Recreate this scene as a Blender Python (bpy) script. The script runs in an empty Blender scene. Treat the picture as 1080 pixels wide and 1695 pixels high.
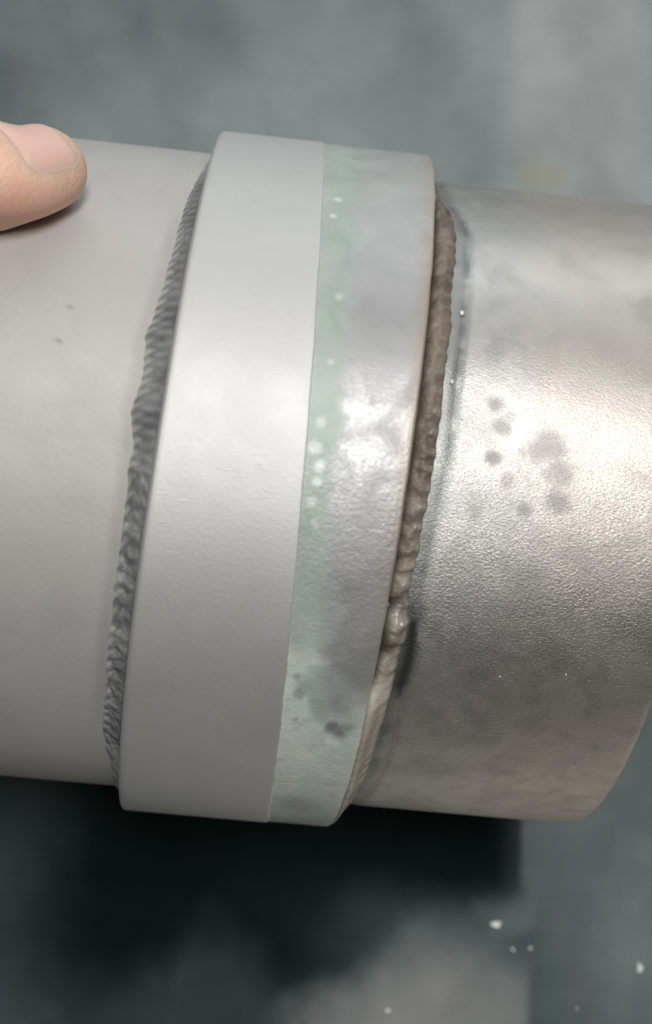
import bpy, math
import numpy as np
from mathutils import Matrix, Vector

S = bpy.context.scene
COL = S.collection
R = 0.06                       # collar radius in metres
ELEV = math.radians(80.0)      # how steeply the camera looks down
DIST = 4.2964 * R
H = R                          # the collar rests on the floor

# pipe frame (x along the axis, -y toward the camera, z up in the picture) -> world
def W(P):
    P = np.asarray(P, float)
    x, y, z = P[..., 0], P[..., 1], P[..., 2]
    c, s = math.cos(ELEV), math.sin(ELEV)
    return np.stack([x, y * c + z * s, -y * s + z * c + H], -1)

# ---------------------------------------------------------------- camera
def camera():
    y, p, r = -0.04971, -0.01759, -0.09941
    Rz = Matrix.Rotation(y, 3, 'Z'); Rx = Matrix.Rotation(p, 3, 'X'); Ry = Matrix.Rotation(r, 3, 'Y')
    M = Rz @ Rx @ Ry
    T = Matrix.Rotation(-ELEV, 3, 'X')
    A = T @ M
    right, fwd, up = A.col[0], A.col[1], A.col[2]
    rot = Matrix((right, up, -fwd)).transposed().to_4x4()
    cd = bpy.data.cameras.new('camera'); co = bpy.data.objects.new('camera', cd); COL.objects.link(co)
    loc = Vector(W([0, -DIST, 0]))
    co.matrix_world = Matrix.Translation(loc) @ rot
    cd.sensor_fit = 'VERTICAL'; cd.sensor_height = 24.0; cd.lens = 24.0 * 2350.9 / 1695.0
    cd.clip_start = 0.01; cd.clip_end = 50
    cd.dof.use_dof = True; cd.dof.focus_distance = DIST - 0.66 * R; cd.dof.aperture_fstop = 10.0
    S.camera = co
camera()

# ---------------------------------------------------------------- light of the workshop
wd = bpy.data.worlds.new('World'); S.world = wd; wd.use_nodes = True
bg = wd.node_tree.nodes['Background']
bg.inputs[0].default_value = (0.86, 1.0, 0.97, 1); bg.inputs[1].default_value = 0.022

def area(name, target, elev_deg, side, dist, sx, sy, power, col):
    # elev_deg is measured from the floor in front of the pipe over the top to the back; side leans to +x
    e = math.radians(elev_deg)
    d = Vector((side, -math.cos(e), math.sin(e))).normalized()
    ld = bpy.data.lights.new(name, 'AREA'); ld.shape = 'RECTANGLE'; ld.size = sx; ld.size_y = sy
    ld.energy = power; ld.color = col
    lo = bpy.data.objects.new(name, ld); COL.objects.link(lo)
    lo.location = Vector(target) + d * dist
    z = d; x = Vector((1, 0, 0)); x = (x - z * x.dot(z)).normalized(); y = z.cross(x)
    lo.matrix_world = Matrix.Translation(lo.location) @ Matrix((x, y, z)).transposed().to_4x4()
area('ceiling_lamp', (0.02, 0, 0.05), 97, 0.03, 1.3, 0.26, 0.46, 14.8, (1.0, 0.985, 0.96))
area('back_fill_light', (0, 0, 0.05), 163, 0.10, 2.2, 2.4, 1.1, 18, (0.93, 0.98, 1.0))  # unseen broad lamp added behind the pipe for top fill and metal reflections
S.view_settings.view_transform = 'Standard'; S.view_settings.look = 'None'
S.view_settings.exposure = 0.0; S.view_settings.gamma = 1.0

# ---------------------------------------------------------------- helpers
def tag(o, label=None, cat=None, group=None, kind=None):
    if label: o['label'] = label
    if cat: o['category'] = cat
    if group: o['group'] = group
    if kind: o['kind'] = kind
    return o

_rng = np.random.default_rng(11)
_LAT = _rng.random((64, 64, 64))
def vnoise(p):
    p = np.asarray(p, float); i = np.floor(p).astype(int); f = p - i; f = f * f * (3 - 2 * f)
    out = 0
    for dx in (0, 1):
        for dy in (0, 1):
            for dz in (0, 1):
                w = (f[..., 0] if dx else 1 - f[..., 0]) * (f[..., 1] if dy else 1 - f[..., 1]) * (f[..., 2] if dz else 1 - f[..., 2])
                out = out + w * _LAT[(i[..., 0] + dx) & 63, (i[..., 1] + dy) & 63, (i[..., 2] + dz) & 63]
    return out
def fbm(p, oct=4):
    p = np.asarray(p, float); a = 0.5; s = 0; n = 0
    for k in range(oct):
        s = s + a * vnoise(p * 2 ** k + 7.3 * k); n += a; a *= 0.5
    return s / n
def ss(a, b, x):
    t = np.clip((x - a) / (b - a), 0, 1); return t * t * (3 - 2 * t)

def mesh_obj(name, verts, faces, mat, parent=None, smooth=True, attrs=None):
    me = bpy.data.meshes.new(name)
    verts = np.asarray(verts, np.float32); faces = np.asarray(faces, np.int32)
    me.vertices.add(len(verts)); me.vertices.foreach_set('co', verts.ravel())
    n, k = faces.shape
    me.loops.add(n * k); me.loops.foreach_set('vertex_index', faces.ravel())
    me.polygons.add(n); me.polygons.foreach_set('loop_start', np.arange(0, n * k, k, dtype=np.int32))
    me.update(calc_edges=True)
    me.polygons.foreach_set('use_smooth', np.full(n, smooth))
    for an, av in (attrs or {}).items():
        a = me.attributes.new(an, 'FLOAT', 'POINT'); a.data.foreach_set('value', np.asarray(av, np.float32).ravel())
    me.materials.append(mat); me.validate()
    o = bpy.data.objects.new(name, me); COL.objects.link(o)
    if parent: o.parent = parent
    return o

def grid_faces(n, m, wrap_m=False, flip=False):
    i, j = np.meshgrid(np.arange(n - 1), np.arange(m if wrap_m else m - 1), indexing='ij')
    j2 = (j + 1) % m
    f = np.stack([i * m + j, (i + 1) * m + j, (i + 1) * m + j2, i * m + j2], -1).reshape(-1, 4)
    return f[:, ::-1] if flip else f

def cyl(x, a, r):     # in units of R; a in radians, 0 faces the camera, + goes up in the picture
    return W(np.stack(np.broadcast_arrays(x, -r * np.cos(a), r * np.sin(a)), -1) * R)

KSKEW = 0.048
def xA(a): return -0.2448 + KSKEW * np.sin(a)         # left face of the collar
def xC(a): return 0.3457 + KSKEW * np.sin(a)          # right face
def xB(a):                                            # edge of the blasted band
    return 0.1052 - 0.017 * np.sin(a) + 0.0035 * (fbm(np.stack([np.cos(a) * 9, np.sin(a) * 9, a * 0 + 3], -1)) - .5) \
        + 0.006 * (fbm(np.stack([np.cos(a) * 40, np.sin(a) * 40, a * 0], -1), 2) - .5) * (0.25 + ss(-.2, -.8, a))

def ang(n):
    # denser toward the camera side
    u = np.linspace(-1, 1, n, endpoint=False)
    return np.pi * u
# ---------------------------------------------------------------- node helpers
class NT:
    def __init__(s, name):
        s.m = bpy.data.materials.new(name); s.m.use_nodes = True
        s.t = s.m.node_tree; s.b = s.t.nodes['Principled BSDF']
        s.tc = s.t.nodes.new('ShaderNodeTexCoord').outputs['Object']
    def link(s, a, b): s.t.links.new(a, b)
    def put(s, sock, v):
        if isinstance(v, bpy.types.NodeSocket): s.link(v, sock)
        else:
            if isinstance(v, tuple) and len(v) == 3 and sock.type == 'RGBA': v = (*v, 1)
            sock.default_value = v
    def noise(s, scale, detail=4, rough=.55, dist=0, vec=None):
        n = s.t.nodes.new('ShaderNodeTexNoise'); n.inputs['Scale'].default_value = scale
        n.inputs['Detail'].default_value = detail; n.inputs['Roughness'].default_value = rough
        n.inputs['Distortion'].default_value = dist
        s.link(vec if vec is not None else s.tc, n.inputs['Vector']); return n.outputs[0]
    def stretch(s, sc, rot=(0, 0, 0)):
        n = s.t.nodes.new('ShaderNodeMapping'); n.inputs['Scale'].default_value = sc; n.inputs['Rotation'].default_value = rot
        s.link(s.tc, n.inputs['Vector']); return n.outputs[0]
    def attr(s, name):
        n = s.t.nodes.new('ShaderNodeAttribute'); n.attribute_name = name; return n.outputs['Fac']
    def ramp(s, v, a, b, lo=0.0, hi=1.0):
        n = s.t.nodes.new('ShaderNodeMapRange'); n.interpolation_type = 'SMOOTHSTEP'
        s.put(n.inputs[0], v)
        for k, x in zip((1, 2, 3, 4), (a, b, lo, hi)): n.inputs[k].default_value = x
        return n.outputs[0]
    def math(s, op, a, b=0.0):
        n = s.t.nodes.new('ShaderNodeMath'); n.operation = op; s.put(n.inputs[0], a); s.put(n.inputs[1], b); return n.outputs[0]
    def mix(s, f, a, b):
        n = s.t.nodes.new('ShaderNodeMix'); n.data_type = 'RGBA'
        s.put(n.inputs[0], f); s.put(n.inputs[6], a); s.put(n.inputs[7], b); return n.outputs[2]
    def fmix(s, f, a, b):
        n = s.t.nodes.new('ShaderNodeMix'); n.data_type = 'FLOAT'
        s.put(n.inputs[0], f); s.put(n.inputs[2], a); s.put(n.inputs[3], b); return n.outputs[0]
    def bump(s, h, dist, strength=1.0, prev=None):
        n = s.t.nodes.new('ShaderNodeBump'); n.inputs['Distance'].default_value = dist
        s.put(n.inputs['Strength'], strength)
        s.put(n.inputs['Height'], h)
        if prev is not None: s.link(prev, n.inputs['Normal'])
        return n.outputs[0]
    def out(s, **k):
        for n, v in k.items():
            s.put(s.b.inputs[{'color': 'Base Color', 'rough': 'Roughness', 'metal': 'Metallic', 'normal': 'Normal', 'spec': 'Specular IOR Level',
                              'sss': 'Subsurface Weight', 'coat': 'Coat Weight', 'coatr': 'Coat Roughness'}[n]], v)
        return s.m

def mat_floor():
    t = NT('worn_green_floor')
    n1 = t.noise(14, 6, .6); n2 = t.noise(60, 5, .6); n3 = t.noise(420, 3, .6)
    dust = t.attr('dust')
    c = t.mix(t.ramp(n1, .35, .68), (.052, .076, .077), (.088, .115, .114))
    c = t.mix(t.math('MULTIPLY', t.ramp(n2, .52, .75), .4), c, (.15, .17, .16))
    c = t.mix(t.attr('painted_shade'), c, t.mix(t.ramp(n1, .35, .7), (.0035, .008, .0075), (.0085, .0155, .0148)))
    d = t.math('ADD', dust, t.math('MULTIPLY', t.math('SUBTRACT', n2, .5), t.math('MULTIPLY', dust, .5)))
    c = t.mix(d, c, t.mix(t.attr('warm'), (.325, .36, .368), (.365, .358, .348)))
    c = t.mix(t.attr('pale'), c, t.mix(n1, (.60, .55, .49), (.72, .68, .62)))  # unseen pale floor in front, added to brighten the pipe's lower reflection
    c = t.mix(t.math('MULTIPLY', t.attr('ochre'), .38), c, (.30, .29, .17))
    r = t.fmix(dust, t.ramp(n2, .3, .7, .62, .8), .85)
    return t.out(color=c, rough=r, spec=t.fmix(t.attr('painted_shade'), .16, .03), normal=t.bump(t.math('ADD', n3, t.math('MULTIPLY', n2, 2.0)), .0003, .5))

def mat_grey_coat(name, col, col2, metal, rough, grain=.00004, scratch=0):
    t = NT(name)
    n1 = t.noise(22, 5, .55); n2 = t.noise(1400, 2, .5); n3 = t.noise(130, 4, .6)
    c = t.mix(t.ramp(n1, .35, .68), col, col2)
    c = t.mix(t.math('MULTIPLY', t.attr('speck'), .8), c, (.16, .15, .14))
    c = t.mix(t.math('MULTIPLY', t.attr('soot'), .75), c, (.13, .135, .135))
    b = t.bump(n2, grain, .7); b = t.bump(n3, .00012, .05, b)
    # handling marks: smudges and short hairline scratches
    sm = t.ramp(t.noise(38, 7, .75, 1.5), .48, .72); c = t.mix(t.math('MULTIPLY', sm, .06 if scratch else .2), c, (.30, .30, .295))
    if scratch:
        hs = t.noise(1.0, 2, .5, 0, t.stretch((330, 2200, 2200), (0, .05, .12))); hm = t.ramp(t.noise(45, 3, .6), .52, .62)
        sc = t.math('MULTIPLY', t.ramp(hs, .62, .74), hm); b = t.bump(sc, .0002, .14, b)
        c = t.mix(t.math('MULTIPLY', sc, .12), c, (.78, .78, .77))
    return t.out(color=c, rough=t.ramp(n3, .3, .7, rough - .015, rough + .015), metal=metal, normal=b)

def mat_pipe_metal():
    t = NT('untreated_steel')
    sv = t.stretch((1.0, 1.7, 1.0), (.2, .3, .5))
    g = t.noise(2150, 3, .65, .3, sv); g2 = t.noise(330, 3, .5, .2); n1 = t.noise(30, 5, .6); n2 = t.noise(110, 5, .6, .5)
    c = t.mix(t.ramp(n1, .3, .7), (.40, .393, .38), (.515, .50, .48))
    c = t.mix(t.math('MULTIPLY', t.ramp(t.noise(75, 5, .7, .8), .54, .72), .45), c, (.68, .67, .65))
    c = t.mix(t.attr('warm'), c, (.545, .495, .45))
    c = t.mix(t.math('MULTIPLY', t.ramp(n2, .5, .75), .35), c, (.30, .30, .295))
    c = t.mix(t.math('MULTIPLY', t.attr('blue'), .95), c, (.235, .25, .245))
    c = t.mix(t.math('MULTIPLY', t.attr('spot'), .6), c, (.25, .25, .24))
    c = t.mix(t.attr('dark'), c, (.06, .07, .068))
    gr = t.attr('grain')
    r = t.fmix(t.attr('spot'), t.ramp(n2, .3, .75, .41, .54), .60)
    b = t.bump(g, .00014, t.math('MULTIPLY', gr, .78)); b = t.bump(g2, .0003, t.math('MULTIPLY', gr, .07), b)
    hs = t.noise(1.0, 2, .5, 0, t.stretch((500, 120, 500), (.1, .2, .35))); b = t.bump(hs, .0002, .06, b)
    return t.out(color=c, rough=r, metal=t.fmix(t.attr('spot'), .88, .7), normal=b)

def mat_collar():
    t = NT('part_cleaned_collar_steel')
    g = t.noise(1400, 3, .6, .3); n1 = t.noise(40, 5, .6); n2 = t.noise(160, 5, .65, .6); n3 = t.noise(70, 5, .7, 1.0)
    c = t.mix(t.ramp(n1, .3, .7), (.345, .345, .35), (.44, .436, .436))
    c = t.mix(t.math('MULTIPLY', t.attr('brown'), t.ramp(n2, .15, .5)), c, (.40, .335, .275))
    green = t.math('MULTIPLY', t.attr('green'), t.ramp(n3, .25, .6, .6, .95))
    c = t.mix(green, c, t.mix(t.ramp(n2, .3, .7), (.31, .39, .34), (.41, .485, .435)))
    coat = t.attr('coat')
    cc = t.mix(t.ramp(n3, .35, .65), (.47, .55, .50), (.60, .65, .605))
    c = t.mix(coat, c, cc)
    c = t.mix(t.math('MULTIPLY', t.attr('dab'), t.ramp(n2, .3, .55, .35, 1.0)), c, (.70, .745, .72))
    c = t.mix(t.attr('dark'), c, (.17, .185, .18))
    m = t.math('MULTIPLY', t.math('SUBTRACT', 1.0, t.math('MAXIMUM', coat, t.math('MULTIPLY', green, .6))), .55)
    r = t.fmix(t.math('MAXIMUM', coat, green), t.ramp(n2, .3, .75, .44, .62), .6)
    b = t.bump(g, .00014, t.math('MULTIPLY', t.attr('grain'), .7)); b = t.bump(n2, .0003, .11, b)
    return t.out(color=c, rough=r, metal=m, normal=b)

def mat_bead_grey():
    t = NT('sooty_grey_weld')
    n1 = t.noise(220, 5, .65); n2 = t.noise(900, 3, .6)
    c = t.mix(t.ramp(n1, .32, .68), (.105, .11, .113), (.20, .206, .205))
    c = t.mix(t.attr('toe'), c, (.50, .49, .475))
    c = t.mix(t.math('MULTIPLY', t.attr('crest'), .55), c, (.36, .365, .36))
    return t.out(color=c, rough=.6, metal=.15, normal=t.bump(t.math('ADD', n2, n1), .0002, .4))

def mat_bead_brown():
    t = NT('rusty_brown_weld')
    n1 = t.noise(110, 5, .65); n2 = t.noise(700, 3, .6)
    c = t.mix(t.ramp(n1, .32, .68), (.095, .072, .055), (.225, .18, .14))
    c = t.mix(t.attr('pale'), c, t.mix(t.ramp(n1, .3, .7), (.34, .30, .245), (.46, .415, .35)))
    c = t.mix(t.attr('toe'), c, (.20, .18, .16))
    c = t.mix(t.math('MULTIPLY', t.attr('crest'), .6), c, (.58, .53, .45))
    c = t.mix(t.attr('dark'), c, (.035, .032, .028))
    m = t.fmix(t.attr('toe'), t.math('MULTIPLY', t.attr('crest'), .6), .2)
    return t.out(color=c, rough=t.fmix(t.attr('crest'), .55, .34), metal=m, normal=t.bump(t.math('ADD', n2, n1), .0003, .45))

def mat_plain(name, col, rough, metal=0.0):
    t = NT(name); n = t.noise(900, 3, .6)
    c = t.mix(n, tuple(x * .8 for x in col), tuple(min(1, x * 1.15) for x in col))
    return t.out(color=c, rough=rough, metal=metal, normal=t.bump(n, .0002, .4))

def mat_skin():
    t = NT('skin')
    n1 = t.noise(90, 4, .6); n2 = t.noise(1500, 3, .6); w = t.noise(420, 3, .6, 1.5, t.stretch((3, 1, 1)))
    c = t.mix(t.ramp(n1, .3, .7), (.76, .45, .335), (.86, .57, .45))
    c = t.mix(t.attr('tip'), c, (.80, .55, .40))
    c = t.mix(t.attr('pink'), c, (.80, .48, .36)); c = t.mix(t.math('MULTIPLY', t.ramp(t.noise(160, 5, .7), .5, .75), .35), c, (.70, .36, .27))
    t.b.inputs['Subsurface Radius'].default_value = (.006, .0024, .0013)
    t.b.inputs['Subsurface Scale'].default_value = 1.0
    return t.out(color=c, rough=.5, sss=.6, normal=t.bump(w, .0004, .6, t.bump(n2, .0001, .6)))

def mat_nail():
    t = NT('nail'); n = t.noise(300, 3, .5, 0, t.stretch((.3, 2, 2)))
    c = t.mix(n, (.70, .45, .385), (.75, .505, .44)); c = t.mix(t.math('MULTIPLY', t.attr('tip'), .6), c, (.78, .56, .43)); c = t.mix(t.attr('edge'), c, (.74, .48, .38))
    t.b.inputs['Subsurface Radius'].default_value = (.002, .0008, .0006)
    t.b.inputs['Subsurface Scale'].default_value = 1.0
    return t.out(color=c, rough=.5, sss=.5, normal=t.bump(n, .0001, .3))

# ---------------------------------------------------------------- floor
def blob(x, y, cx, cy, rx, ry, soft=.35, amp=.35, sc=3.0, seed=0.0):
    d = np.sqrt(((x - cx) / rx) ** 2 + ((y - cy) / ry) ** 2)
    d = d + amp * (fbm(np.stack([x * sc, y * sc, x * 0 + seed], -1)) - .5) * 2
    return 1 - ss(1 - soft, 1 + soft, d)
def build_floor():
    def axis(lo, hi, n, far):
        core = np.linspace(lo, hi, n); k = np.geomspace(.05, far, 14)
        return np.concatenate([(lo - k)[::-1], core, hi + k])
    gx = axis(-2.2, 2.4, 360, 45); gy = axis(-2.4, 3.6, 420, 45)
    X, Y = np.meshgrid(gx, gy, indexing='ij')
    big = fbm(np.stack([X * .9, Y * .9, X * 0 + 5], -1)); mid = fbm(np.stack([X * 2.6, Y * 2.0, X * 0 + 1], -1), 5)
    # thick dust behind the pipe, thin scuffs elsewhere
    dust = ss(.1, 1.4, Y) * (.33 + .8 * (mid - .46) + .22 * ss(-1.2, 1.2, X))
    # pale panel rubbed clean, straight left edge
    pe = .87 + .05 * (fbm(np.stack([X * 3, Y * 5, X * 0 + 9], -1)) - .5)
    panel = ss(pe - .12, pe + .05, X) * ss(.9, 1.4, Y) * (1 - ss(1.26, 1.4, X + .06 * (mid - .5) + .03 * (Y - 2.2)) * .5)
    dust = np.maximum(dust, dust * (1 - panel) + panel * (.92 + 1.0 * (mid - .5)))
    patch = blob(X, Y, .82, -1.78, .40, .31, .50, .40, 4.0, 2.0)
    patch = np.maximum(patch, ss(.2, .5, X + .2 * (mid - .5)) * ss(-1.72, -1.92, Y + .3 * (mid - .5)))
    patch = patch * (1 - ss(1.10, 1.14, X + .10 * (mid - .5) + .03 * (big - .5)) * ss(-2.0, -1.8, Y))
    painted_shade = (1 - ss(1.07 - .14 * ss(-1.2, -1.5, Y), 1.10 + .16 * ss(-1.15, -1.5, Y), X + .10 * (mid - .5))) * ss(-.2, -.7, Y + .2 * (mid - .5)) * (1 - .35 * ss(-.35, -.75, X + .3 * (mid - .5))) * (1 - .60 * ss(.2, .8, X) * ss(-1.12, -1.40, Y + .4 * (mid - .5))) * (1 - .45 * ss(-1.45, -1.8, Y + .5 * (mid - .5)))  # shade below the pipe painted into the floor as near-black colour
    dust = np.maximum(dust, patch * (.60 + .8 * (mid - .5)) + ss(-1.85, -2.0, Y) * patch * .3)
    right = ss(.98, 1.15, X) * (1 - ss(-.4, .6, Y)) * (.07 + .5 * (mid - .45))
    dust = np.maximum(dust, right)
    dust = np.maximum(dust, blob(X, Y, 1.05, -1.33, .09, .07, .8, .9, 9, 4) * .22)
    dust = np.clip(dust, 0, 1.15)
    ochre = blob(X, Y, .99, 1.49, .09, .06, .5, .3, 8, 3)
    V = np.stack([X * R, Y * R, X * 0], -1).reshape(-1, 3)
    o = mesh_obj('floor', V, grid_faces(*X.shape), mat_floor(), attrs={'dust': dust, 'ochre': ochre, 'painted_shade': painted_shade, 'pale': ss(.15, .5, X + .3 * (mid - .5)) * ss(-1.86, -2.02, Y + .2 * (mid - .5)), 'warm': np.maximum(patch, panel * .3)})
    tag(o, kind='structure')
build_floor()

# ---------------------------------------------------------------- the welded pipe
fit = bpy.data.objects.new('welded_pipe', None); COL.objects.link(fit)
tag(fit, 'welded steel pipe with grey collar, left half cleaned matte, right half bare shiny metal', 'pipe')

RL, RR = .938, .932
XL, XR = -1.02, 1.060
def shell(name, xs, rs, mat, attrs_fn=None, n=720, closed=False):
    """revolve a profile; xs may be functions of the angle"""
    a = ang(n)
    X = np.stack([x(a) if callable(x) else np.full(n, x) for x in xs]); Rr = np.stack([r(a) if callable(r) else np.full(n, r) for r in rs])
    A = np.broadcast_to(a, X.shape)
    V = cyl(X, A, Rr).reshape(-1, 3)
    at = attrs_fn(X, A, Rr) if attrs_fn else None
    f = grid_faces(len(xs), n, True)
    return mesh_obj(name, V, f, mat, fit, attrs=at)

def dots(X, A, lst, soft=.35):
    m = np.zeros_like(X)
    for (x, a, r, s) in lst:
        d = np.hypot(X - x, (A - math.radians(a)) * .95) / r
        d = d + .55 * (fbm(np.stack([X * 34, A * 34, X * 0 + x * 50], -1), 4) - .5) * 2
        m = np.maximum(m, s * (1 - ss(1 - soft, 1 + soft, d)))
    return m

# left, cleaned length: outer skin, rounded lip, bore
m_left = mat_grey_coat('cleaned_matte_grey', (.49, .477, .459), (.54, .527, .508), .50, .68)
xs = list(np.linspace(-.20, -.45, 60)) + list(np.linspace(-.46, XL + .02, 40)) + [XL + .006, XL, XL, XL + .006, XL + .02, -.5, .2]
rs = [RL] * 100 + [RL - .004, RL - .014, .884, .874, .87, .87, .87]
def at_left(X, A, Rr):
    wl = wleft(A)
    d = xA(A) - X - wl
    edge = (1 - ss(.0, .035, d)) * ss(.02, .3, .9 - np.abs(A)) * (.25 + .5 * fbm(np.stack([A * 6, X * 6, X * 0], -1)))
    return {'speck': dots(X, A, [(-.506, 17.4, .008, .7), (-.49, 23.2, .005, .5), (-.58, -20, .004, .5)]), 'soot': edge * .55}
TOE_A = np.radians([-180, -75, -56, -51, -44, -37, -25, -16, -7, 2, 8, 13, 19, 23, 32, 45.5, 53, 58, 64, 180])
TOE_W = np.array([.03, .03, .035, .05, .062, .061, .065, .062, .064, .066, .079, .072, .078, .069, .058, .052, .040, .028, .022, .022])
def wleft(a): return np.interp(a, TOE_A, TOE_W)
shell('pipe_section', xs, rs, m_left, at_left)

# right, bare length, with the undercut groove at the weld toe and a tapered end
m_right = mat_pipe_metal()
WR_A = np.radians([-180, -80, -66, -52, -35, -23, -14, 2, 6, 16, 28, 47, 53, 58, 66, 180])
WR_W = np.array([.06, .06, .068, .085, .083, .088, .084, .092, .096, .090, .094, .092, .075, .045, .03, .03])
def wright(a): return np.interp(a, WR_A, WR_W)
NG = 26
xs = [lambda a, k=k: xC(a) - .03 + k / (NG - 1) * .2 for k in range(NG)]
def rgroove(k):
    def f(a):
        d = (-.03 + k / (NG - 1) * .2) - wright(a) - .004
        return RR - .002 * np.exp(-(d / .010) ** 2) * ss(-.1, .4, a) - .002 * np.exp(-(d / .012) ** 2)
    return f
rs = [rgroove(k) for k in range(NG)]
xs += [lambda a, k=k: (xC(a) + .17) * (1 - k) + (XR - .10 + KSKEW * np.sin(a)) * k for k in np.linspace(.02, 1, 90)]
rs += [RR] * 90
for dx, dr in ((.022, .0015), (.010, .005), (.003, .011), (0, .020), (0, .045), (.004, .062), (.015, .068)):
    xs.append(lambda a, dx=dx: XR - dx + KSKEW * np.sin(a)); rs.append(RR - dr)
xs += [.6, .2]; rs += [RR - .07, RR - .07]
SPOTS = [(.548, 14.9, .020, .8), (.591, 12.9, .014, .45), (.569, 11.3, .022, .75), (.553, 6.8, .018, .9), (.679, 9.1, .040, .6), (.713, 5.3, .034, .6),
         (.715, 1.2, .031, .8), (.641, -.5, .017, .65), (.591, 3.4, .018, .5), (.519, -1.7, .018, .4), (.62, 8.0, .012, .3), (.76, -6, .03, .3), (.53, -10, .02, .25)]
def at_right(X, A, Rr):
    d = X - xC(A) - wright(A) * (1 - .12 * ss(.1, -.2, A))
    n = fbm(np.stack([X * 7, A * 7, X * 0 + 2], -1)); n2 = fbm(np.stack([X * 26, A * 26, X * 0 + 4], -1))
    warm = ss(.50, .78, X + .25 * (n - .5)) * (.40 + .5 * n)
    blue = (1 - ss(-.012, .03, d)) * .8 * (.6 + .8 * n2) + .25 * ss(.45, .7, n2) * ss(.2, -.4, A)
    line = np.exp(-((d - .002 - .010 * (n2 - .5)) / .008) ** 2) * ss(-.05, .2, A) * .55 * ss(.30, .62, n2)
    n3 = fbm(np.stack([X * 30, A * 16, X * 0 + 13], -1), 4)
    burn = np.exp(-((d - .004 - .012 * (n - .5)) / .020) ** 2) * ss(-.20, -.34, A) * (.22 + .78 * ss(-.68, -.50, A)) * ss(.36, .60, n3 + .14 * np.exp(-((A + .47) / .07) ** 2))
    dark = np.maximum(line, np.clip(burn, 0, .95))
    grain = .35 + .65 * ss(.45, .0, A) 
    return {'warm': warm, 'blue': np.clip(blue, 0, 1), 'spot': dots(X, A, SPOTS, .6), 'dark': dark, 'grain': grain}
shell('pipe_section', xs, rs, m_right, at_right, n=900)

# collar ring
m_col = mat_collar()
xs = [lambda a: xA(a) + .012, lambda a: xA(a), lambda a: xA(a), lambda a: xA(a) + .003, lambda a: xA(a) + .008]
rs = [.90, .905, .992, .998, 1.0]
xs += [lambda a, k=k: (xA(a) + .008) * (1 - k) + (xC(a) - .03) * k for k in np.linspace(.03, 1, 110)]; rs += [1.0] * 110
def edge_r(a, d): return d * (1 + .5 * (fbm(np.stack([np.cos(a) * 22, np.sin(a) * 22, a * 0 + 8], -1)) - .5))
for dx, dr in ((.008, .0003), (.003, .0012), (.0008, .0032), (0, .007), (0, .012), (0, .05), (.004, .09)):
    xs.append(lambda a, dx=dx: xC(a) - dx + .004 * (fbm(np.stack([np.cos(a) * 14, np.sin(a) * 14, a * 0 + 6], -1)) - .5)); rs.append(lambda a, dr=dr: 1 - edge_r(a, dr))
def at_collar(X, A, Rr):
    xb = xB(A); u = X - xb; v = xC(A) - X
    n = fbm(np.stack([X * 12, A * 12, X * 0 + 2], -1)); n2 = fbm(np.stack([X * 40, A * 40, X * 0 + 7], -1))
    gw = .072 + .02 * ss(.2, .9, A) + .02 * (n - .5) * 2.5 + .03 * ss(.0, -.5, A)
    green = (1 - ss(gw * .55, gw * 1.4, u + .05 * (n2 - .5))) * (.8 + .2 * ss(.35, .6, n)) 
    low = ss(-.40, -.72, A + .25 * (n - .5)) + ss(-.2, -.55, A) * (1 - ss(.03, .10, u + .1 * (n - .5)))
    coat = np.clip(low, 0, 1) * (.95 - .15 * ss(.55, .7, n2))
    top = ss(.55, .95, A + .2 * (n - .5)) * (.55 + .35 * n)
    coat = np.maximum(coat, top * .35)
    brown = (1 - ss(.004, .05, v + .03 * (n2 - .5))) * (.45 + .45 * ss(-.1, .6, A)) + .3 * (1 - ss(.0, .015, v))
    dab = dots(X, A, [(.131, 46.7, .010, .8), (.123, 42.5, .009, .8), (.125, 5.1, .014, .8), (.137, 2.6, .014, .8), (.136, .6, .011, .8), (.127, -2.1, .012, .6), (.13, 8.5, .012, .5),
                      (.142, 17, .008, .4), (.14, -5, .012, .5), (.15, 27, .01, .4), (.25, -38.6, .02, .5)], .5)
    dark = dots(X, A, [(.243, -36.2, .020, .9), (.262, -37.0, .020, .9), (.278, -36.0, .014, .6), (.148, -30.4, .013, .55), (.139, -27.5, .009, .5), (.15, -35.1, .008, .4), (.155, -31, .007, .6), (.20, -58, .05, .35),
                      (.25, 11.8, .010, .45), (.29, -26, .05, .35), (.26, -31.5, .03, .35)], .6)
    grain = ss(.35, .05, A) * .9 + .1
    return {'green': np.clip(green, 0, 1), 'coat': np.clip(coat, 0, 1), 'brown': np.clip(brown, 0, 1), 'dab': dab, 'dark': dark, 'grain': grain}
collar = shell('collar', xs, rs, m_col, at_collar, n=1000)

# the cleaned band on the collar, a thin sleeve whose right edge wanders
m_band = mat_grey_coat('cleaned_pale_satin_grey', (.59, .586, .578), (.624, .62, .612), .74, .64, scratch=1)
xs = [lambda a: xA(a) - .0012, lambda a: xA(a) - .0022, lambda a: xA(a) + .002, lambda a: xA(a) + .008]
rs = [.985, .9955, 1.0015, 1.0035]
xs += [lambda a, k=k: (xA(a) + .008) * (1 - k) + (xB(a) - .002) * k for k in np.linspace(.03, 1, 70)]; rs += [1.0035] * 70
xs += [lambda a: xB(a), lambda a: xB(a) + .001]; rs += [1.0025, .9985]
def at_band(X, A, Rr): return {'speck': X * 0, 'soot': X * 0}
band = shell('cleaned_band', xs, rs, m_band, at_band, n=1000)

# ---- weld beads
def bead(name, n, m, xf, rf, mat, attr_fn):
    a = ang(n); u = np.linspace(0, 1, m)
    A, U = np.meshgrid(a, u, indexing='ij'); A = A.T; U = U.T
    X = xf(A, U); Rr = rf(A, U)
    V = cyl(X, A, Rr).reshape(-1, 3)
    return mesh_obj(name, V, grid_faces(m, n, True), mat, fit, attrs=attr_fn(A, U))

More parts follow.
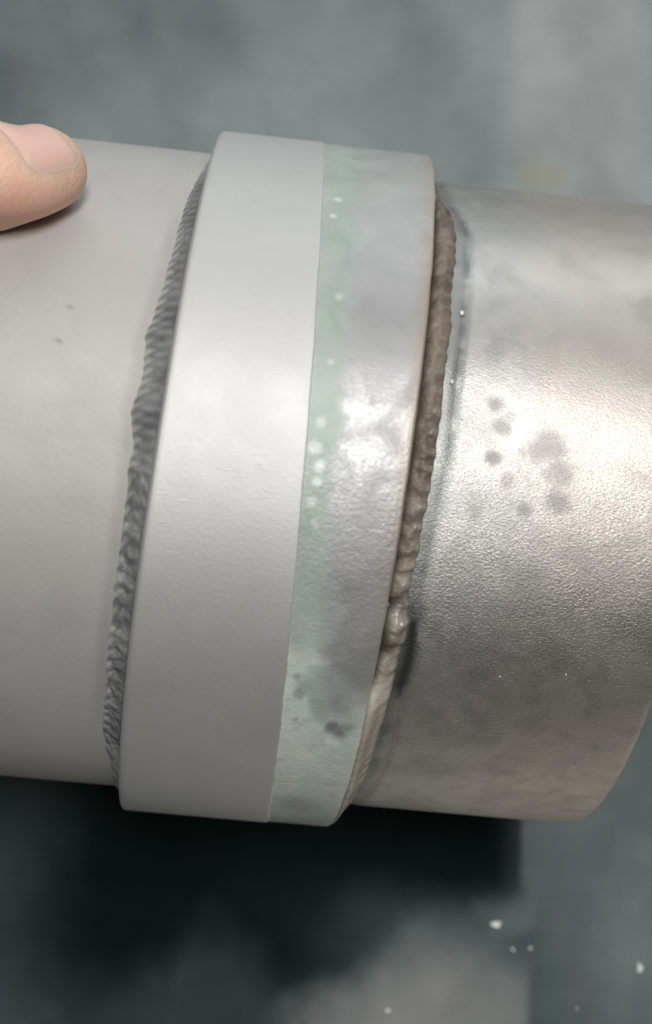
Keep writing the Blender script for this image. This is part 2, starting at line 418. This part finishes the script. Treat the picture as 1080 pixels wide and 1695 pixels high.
def ripL(A, U):
    # crescent ripples: fine in the upper run, coarse and lumpy in the lower
    w = .55 * (U - .6) ** 2
    warp = 1.6 * (fbm(np.stack([A * 9, U * 1.5, A * 0], -1), 3) - .5)
    fine = .5 + .5 * np.cos(215 * (A + .10 * w) + 3 * warp)
    coarse = .5 + .5 * np.cos(150 * (A + .22 * w) + 5 * warp)
    k = ss(.1, -.1, A)
    return fine * (1 - k) + coarse * k, k
def lumpL(A): return .95 * np.exp(-((A - .145) / .042) ** 2) + .55 * np.exp(-((A - .345) / .022) ** 2) + .4 * np.exp(-((A + .02) / .03) ** 2)
def ampL(A): return ss(1.08, .85, A) * ss(-.95, -.80, A)
def xL_(A, U):
    jag = .012 * (fbm(np.stack([A * 20, U * 0, A * 0 + 5], -1), 3) - .5) + .001 * ripL(A, U)[0] * ampL(A)
    w = wleft(A) + jag + .007 * lumpL(A)
    return xA(A) - w * (1 - U) + .004 * U * lumpL(A) * 1.6
def rL_(A, U):
    rp, k = ripL(A, U)
    base = RL - .004 - .012 * np.exp(-U / .05) + (.970 - RL) * (.35 * U + .65 * U ** 1.7) + .006 * np.sin(np.pi * U)
    n = fbm(np.stack([A * 45, U * 4, A * 0 + 3], -1), 4) - .5
    prof = np.sin(np.pi * np.clip(U, 0, 1)) ** .7 * ss(.02, .35, U)
    mod = ss(.35, .65, fbm(np.stack([A * 7, U * 2, A * 0 + 31], -1), 3))
    amp = ampL(A)
    return base + amp * prof * (.0032 * (rp - .5) * (.18 + .65 * mod) + .012 * n * (.4 + .8 * k)) + lumpL(A) * .022 * prof + .016 * lumpL(A) * U ** 4
def at_bl(A, U):
    rp, k = ripL(A, U)
    fade = 1 - ampL(A)
    toe = np.maximum(fade, (1 - ss(.02, .48, U + .25 * (rp - .5) + .3 * (fbm(np.stack([A * 20, U, A * 0 + 1], -1)) - .5))) * .8)
    return {'toe': np.clip(toe, 0, 1), 'crest': rp * ss(.1, .5, U) * (1 - ss(.6, .95, U)) * (.4 + .6 * fbm(np.stack([A * 25, U * 2, A * 0], -1)))}
bl = bead('weld_bead', 3600, 30, xL_, rL_, mat_bead_grey(), at_bl)

def ripR(A, U):
    w = 1.0 * (U - .35) ** 2
    warp = 1.4 * (fbm(np.stack([A * 8, U * 1.2, A * 0 + 12], -1), 3) - .5)
    return .5 + .5 * np.cos(128 * (A + .12 * w - .05 * U) + 5 * warp)
def lumpR(A): return np.exp(-((A + .355) / .042) ** 2) + .55 * np.exp(-((A + .465) / .03) ** 2) + .3 * np.exp(-((A + .56) / .03) ** 2)            # restart of the weld
def gapR(A): return np.exp(-((A + .288) / .022) ** 2) + .7 * np.exp(-((A + .425) / .016) ** 2) + .6 * np.exp(-((A + .165) / .014) ** 2)
def ampR(A): return ss(1.12, .9, A) * (1 - .75 * ss(-.42, -.55, A))
def xR_(A, U):
    jag = .020 * (fbm(np.stack([A * 13, U * 0, A * 0 + 15], -1), 4) - .5) + .003 * (ripR(A, U) - .5) * ampR(A)
    w = wright(A) + jag + .012 * lumpR(A)
    return xC(A) - .004 + (w + .004) * U
def rR_(A, U):
    rp = ripR(A, U)
    n = fbm(np.stack([A * 40, U * 3, A * 0 + 23], -1), 4) - .5
    low = ss(-.42, -.62, A)
    core = np.clip(U / .72, 0, 1)
    prof = np.sin(np.pi * core ** .8) ** .75 * (U < .72)
    h = .026 + .012 * low
    valley = .924 * (1 - low) + .978 * low
    base = valley * (1 - ss(0, .5, U)) + RR * ss(0, .5, U)
    base = base - .012 * ss(.64, .72, U)
    flat = 0
    r = base + h * prof * (1 - .75 * gapR(A)) * np.clip(wright(A) / .085, .3, 1) + flat
    edge = np.exp(-((U - .58) / .13) ** 2)
    mod = ss(.35, .65, fbm(np.stack([A * 6, U * 2, A * 0 + 41], -1), 3))
    return r + ampR(A) * ((.0025 * prof + .0055 * edge) * (rp - .5) * (.3 + mod) + .022 * n * prof) + .016 * lumpR(A) * prof
def at_br(A, U):
    rp = ripR(A, U); n = fbm(np.stack([A * 22, U * 3, A * 0 + 2], -1))
    low = ss(-.44, -.55, A + .08 * (n - .5))
    toe = ss(.58, .72, U + .16 * (rp - .5) + .1 * (n - .5)) * (1 - .5 * low)
    crest = np.exp(-((U - .57) / .11) ** 2) * ss(.55, .95, rp) * ss(.5, .1, A) * (1 - low)  # lit ripple edges and the restart lump's glint are painted pale
    crest = np.maximum(crest, .9 * np.exp(-((A + .395) / .045) ** 2) * np.exp(-((U - .60) / .10) ** 2))
    crest = np.maximum(crest, .5 * np.exp(-((A + .315) / .02) ** 2) * np.exp(-((U - .35) / .2) ** 2))
    dark = .8 * np.clip(gapR(A), 0, 1) * (1 - ss(.1, .5, U)) + .92 * (1 - ss(.05, .27, U)) * (1 - low)  # shade in the weld gaps and along the collar groove painted dark
    dark = np.maximum(dark, .85 * np.exp(-((U - .80 - .10 * (A + .85)) / .07) ** 2) * ss(-.72, -.80, A) * ss(-1.05, -.95, A))
    dark = np.maximum(dark, .6 * np.exp(-((U - .70) / .06) ** 2) * ss(-.50, -.56, A) * ss(-.72, -.64, A) * ss(.35, .6, n))
    return {'pale': np.clip(low + .25 * ss(.1, -.3, A), 0, 1), 'toe': np.clip(toe, 0, 1), 'crest': np.clip(crest, 0, 1), 'dark': np.clip(dark, 0, 1)}
br = bead('weld_bead', 3600, 34, xR_, rR_, mat_bead_brown(), at_br)
br['label'] = 'rusty brown weld bead beside the bare metal'
bl['label'] = 'sooty grey weld bead beside the cleaned metal'

# ---- spatter: small frozen droplets stuck to the metal, plus two modelled glints
m_sp = mat_plain('pale_spatter_and_glint', (.75, .73, .70), .4, .3)
def droplet(x, a, r, s, seed):
    g = np.random.default_rng(seed); nu, nv = 8, 12
    th = np.linspace(0, np.pi, nu); ph = np.linspace(0, 2 * np.pi, nv, endpoint=False)
    T, P = np.meshgrid(th, ph, indexing='ij')
    k = 1 + .22 * (g.random(T.shape) - .5); k[0] = 1; k[-1] = 1
    aa = math.radians(a); nrm = np.array([0, -math.cos(aa), math.sin(aa)]); tan = np.array([0, math.sin(aa), math.cos(aa)]); ax = np.array([1., 0, 0])
    c = np.array([x, -r * math.cos(aa), r * math.sin(aa)])
    V = c + s * k[..., None] * (np.sin(T) * np.cos(P))[..., None] * ax + s * 1.2 * k[..., None] * (np.sin(T) * np.sin(P))[..., None] * tan + s * .6 * k[..., None] * np.cos(T)[..., None] * nrm
    return mesh_obj('weld_spatter_or_glint', W(V * R).reshape(-1, 3), grid_faces(nu, nv, True), m_sp, fit)
for i, q in enumerate([(.352, 16.4, .995, .009), (.362, 26.3, .992, .008), (.458, 29.5, .932, .008), (.365, 45, .985, .006), (.357, 35, .99, .005), (.44, 17.5, .936, .006),
                       (.80, -25.5, .932, .0032), (.64, -27, .932, .0032), (.345, 8.0, .996, .004), (.47, 12, .932, .004)]):  # the pair low on the bare pipe imitates glints
    droplet(q[0], q[1], q[2], q[3] * .78, i)

# ---------------------------------------------------------------- hand
def frame_pt(x, a, r):
    aa = math.radians(a); return np.array([x, -r * math.cos(aa), r * math.sin(aa)])
def loft(path, wid, thk, ups, seg=24, cap=7):
    """closed rounded tube through path; ups = the thickness direction at each point"""
    P = np.array(path, float); n = len(P)
    tt = np.linspace(0, n - 1, (n - 1) * 8 + 1)
    def ip(v): 
        v = np.array(v, float)
        out = []
        for t in tt:
            i = int(min(math.floor(t), n - 2)); f = t - i
            p0 = v[max(i - 1, 0)]; p1 = v[i]; p2 = v[i + 1]; p3 = v[min(i + 2, n - 1)]
            out.append(.5 * ((2 * p1) + (-p0 + p2) * f + (2 * p0 - 5 * p1 + 4 * p2 - p3) * f * f + (-p0 + 3 * p1 - 3 * p2 + p3) * f ** 3))
        return np.array(out)
    C = ip(P); Wd = ip(wid); Th = ip(thk); U = ip(ups)
    rings = []
    ph = np.linspace(0, 2 * np.pi, seg, endpoint=False)
    T = np.gradient(C, axis=0); T /= np.linalg.norm(T, axis=1)[:, None]
    def ring(c, t, u, w, h):
        u = u - t * np.dot(u, t); u /= np.linalg.norm(u); s = np.cross(t, u)
        return c + np.cos(ph)[:, None] * s * w + np.sin(ph)[:, None] * u * h
    for k in range(cap, 0, -1):
        f = math.pi / 2 * k / cap; f = min(f, math.pi / 2 - .05)
        rings.append(ring(C[0] - T[0] * Wd[0] * math.sin(f), T[0], U[0], Wd[0] * math.cos(f), Th[0] * math.cos(f)))
    for i in range(len(C)): rings.append(ring(C[i], T[i], U[i], Wd[i], Th[i]))
    for k in range(1, cap + 1):
        f = math.pi / 2 * k / cap; f = min(f, math.pi / 2 - .05)
        rings.append(ring(C[-1] + T[-1] * Wd[-1] * math.sin(f), T[-1], U[-1], Wd[-1] * math.cos(f), Th[-1] * math.cos(f)))
    V = np.concatenate(rings); m = len(rings)
    F = [list(q) for q in grid_faces(m, seg, True)]
    F.append(list(range(seg))); F.append(list(range((m - 1) * seg, m * seg))[::-1])
    return V, F
def build_hand():
    V, F = [], []
    def add(vf):
        off = sum(len(v) for v in V); V.append(vf[0]); F.extend([[i + off for i in f] for f in vf[1]])
    def nrm(a): a = math.radians(a); return np.array([0, -math.cos(a), math.sin(a)])
    roll = 31.0          # the nail looks more toward the camera than the pipe's own normal
    th = [(-.607, 42.9, 1.040), (-.657, 40.0, 1.055), (-.752, 38.5, 1.078), (-.88, 36.4, 1.12), (-1.10, 31, 1.21), (-1.45, 20, 1.25), (-1.95, 36, 1.04), (-2.7, 48, .82)]
    add(loft([frame_pt(*p) for p in th], [.118, .125, .138, .152, .148, .165, .24, .26], [.100, .108, .118, .130, .128, .15, .21, .22], [nrm(roll)] * 8))
    # soft pad of the thumb, pressed on the pipe
    add(loft([frame_pt(-.625, 43.0, .995), frame_pt(-.72, 39.0, 1.0)], [.098, .110], [.075, .08], [nrm(roll + 8)] * 2))
    for a, L, r0 in ((84, 1.12, .098), (61, 1.22, .103), (37, 1.14, .098), (14, .90, .085)):
        x0 = -1.95
        pts = [(-2.7, 50 + (a - 50) * .55, .70), (x0, a, .64), (x0 + L * .48, a, .66), (x0 + L * .80, a, .70), (x0 + L, a, .745)]
        add(loft([frame_pt(*p) for p in pts], [.19, .145, r0 * 1.12, r0 * 1.02, r0 * .86], [.20, .14, r0 * 1.08, r0 * .96, r0 * .80], [nrm(a)] * 5))
    add(loft([frame_pt(-2.15, 50, .66), frame_pt(-2.7, 50, .68), frame_pt(-3.2, 52, .72), frame_pt(-3.7, 54, .78), frame_pt(-5.0, 56, .9), frame_pt(-7.0, 58, 1.1)],
             [.55, .55, .42, .42, .50, .60], [.17, .22, .26, .30, .40, .48], [nrm(50)] * 6))
    Vw = W(np.concatenate(V) * R)
    me = bpy.data.meshes.new('hand'); me.from_pydata(Vw.tolist(), [], F); me.update()
    me.materials.append(mat_skin())
    o = bpy.data.objects.new('hand', me); COL.objects.link(o)
    rm = o.modifiers.new('join', 'REMESH'); rm.mode = 'VOXEL'; rm.voxel_size = .0008; rm.use_smooth_shade = True
    sm = o.modifiers.new('soften', 'SMOOTH'); sm.factor = .5; sm.iterations = 14
    dg = bpy.context.evaluated_depsgraph_get()
    ev = o.evaluated_get(dg); nm = bpy.data.meshes.new_from_object(ev)
    co = np.empty(len(nm.vertices) * 3, np.float32); nm.vertices.foreach_get('co', co); co = co.reshape(-1, 3)
    x = co[:, 0] / R
    # back to the pipe frame for the skin tints
    c, s = math.cos(ELEV), math.sin(ELEV); zz = co[:, 2] - H
    yf = (co[:, 1] * c - zz * s) / R; zf = (co[:, 1] * s + zz * c) / R
    rad = np.hypot(yf, zf)
    tipm = ss(-.64, -.52, x) * .4
    pink = ss(1.12, .98, rad) * .8
    for an, av in (('tip', tipm), ('pink', pink)):
        at = nm.attributes.new(an, 'FLOAT', 'POINT'); at.data.foreach_set('value', av.astype(np.float32))
    nm.polygons.foreach_set('use_smooth', np.full(len(nm.polygons), True))
    o.modifiers.clear(); o.data = nm
    tag(o, 'bare hand gripping the left pipe end, thumb pressed on top of the pipe', 'hand')
    # thumbnail: a curved plate let into the back of the thumb
    nu, nv = 26, 22
    u = np.linspace(0, 1, nu); v = np.linspace(-1, 1, nv)
    Ug, Vg = np.meshgrid(u, v, indexing='ij')
    c0 = frame_pt(-.575, 44.6, 1.030); c1 = frame_pt(-.676, 38.0, 1.064)
    ax = c1 - c0; axn = ax / np.linalg.norm(ax)
    n = nrm(roll); n = n - axn * np.dot(n, axn); n /= np.linalg.norm(n); sd = np.cross(axn, n)
    half = .98 - .10 * Ug
    shape = np.sqrt(np.clip(1 - (np.clip((.16 - Ug) / .16, 0, 1)) ** 2 * .55, 0, 1)) * np.sqrt(np.clip(1 - (np.clip((Ug - .80) / .20, 0, 1)) ** 2 * .80, 0, 1))
    phi = Vg * half * shape * 1.0
    wv = np.interp(Ug, [0, .35, 1], [.116, .122, .132]); hv = np.interp(Ug, [0, .25, .6, 1], [.096, .101, .106, .100])
    edge = np.maximum(np.abs(Vg) ** 6, np.maximum(ss(.12, 0, Ug), ss(.88, 1, Ug)))
    from mathutils.bvhtree import BVHTree
    tree = BVHTree.FromPolygons([tuple(q) for q in co], [tuple(q.vertices) for q in nm.polygons])
    org = c0 + ax * Ug[..., None]; dr = sd * np.sin(phi)[..., None] + n * np.cos(phi)[..., None]
    Ow = W(org * R); Dw = W(dr) - W(np.zeros(3))
    top = np.empty_like(Ow); bot = np.empty_like(Ow)
    for a_ in range(nu):
        for b_ in range(nv):
            d_ = Vector(Dw[a_, b_]).normalized(); start = Vector(Ow[a_, b_]) + d_ * .02
            hit = tree.ray_cast(start, -d_)[0]
            hit = hit if hit is not None else Vector(Ow[a_, b_]) + d_ * .006
            top[a_, b_] = hit + d_ * (.00028 * (1 - edge[a_, b_]) - .00003); bot[a_, b_] = hit - d_ * .0009
    Vn = np.concatenate([top.reshape(-1, 3), bot.reshape(-1, 3)])
    f1 = grid_faces(nu, nv); f2 = grid_faces(nu, nv, flip=True) + nu * nv
    b = [i * nv for i in range(nu)] + [(nu - 1) * nv + j for j in range(1, nv)] + [i * nv + nv - 1 for i in range(nu - 2, -1, -1)] + [j for j in range(nv - 2, 0, -1)]
    side = [[b[k], b[(k + 1) % len(b)], b[(k + 1) % len(b)] + nu * nv, b[k] + nu * nv] for k in range(len(b))]
    tipn = np.concatenate([(1 - ss(.02, .22, Ug)).ravel()] * 2)
    mesh_obj('thumbnail', Vn, np.concatenate([f1, f2, np.array(side)]), mat_nail(), o, attrs={'tip': tipn, 'edge': np.concatenate([(edge * .9).ravel()] * 2)})
build_hand()

# ---------------------------------------------------------------- chips on the floor
m_chip = mat_plain('pale_chip', (.72, .74, .70), .4, .2)
def chip(x, y, s, seed, label):
    g = np.random.default_rng(seed); k = 7
    a = np.sort(g.random(k)) * 2 * np.pi; rad = s * (.55 + .6 * g.random(k)); st = .55
    ox = np.cos(a) * rad * (1 if seed % 2 else st); oy = np.sin(a) * rad * (st if seed % 2 else 1)
    lo = np.stack([ox, oy, np.full(k, .0006 / R)], -1); hi = np.stack([ox * .75, oy * .7, s * (.18 + .4 * g.random(k))], -1)
    V = (np.concatenate([lo, hi, [[0, 0, s * .45]]])) * R
    F = [[i, (i + 1) % k, k + (i + 1) % k] for i in range(k)] + [[i, k + (i + 1) % k, k + i] for i in range(k)] + [[k + i, k + (i + 1) % k, 2 * k] for i in range(k)] + [[0, (i + 1) % k, i] for i in range(1, k - 1)]
    o = mesh_obj('metal_chip', V, np.array(F), m_chip, smooth=False)
    o.location = (x * R, y * R, 0)
    tag(o, label, 'chip', 'metal chips scattered on the floor')
chip(1.01, -1.352, .026, 3, 'largest pale metal chip, at the corner of the pale floor patch below the bare pipe')
chip(1.54, -1.46, .021, 4, 'pale metal chip on the green floor farthest right, near the picture edge')
chip(1.075, -1.435, .010, 5, 'tiny pale chip just below the largest chip, left one of a close pair')
chip(1.137, -1.425, .011, 6, 'tiny pale chip just below the largest chip, right one of a close pair')
chip(.64, -1.68, .011, 7, 'small flat chip lying in the middle of the pale dusty floor patch')
chip(1.32, -1.62, .008, 8, 'tiny chip alone on the green floor near the lower right corner')
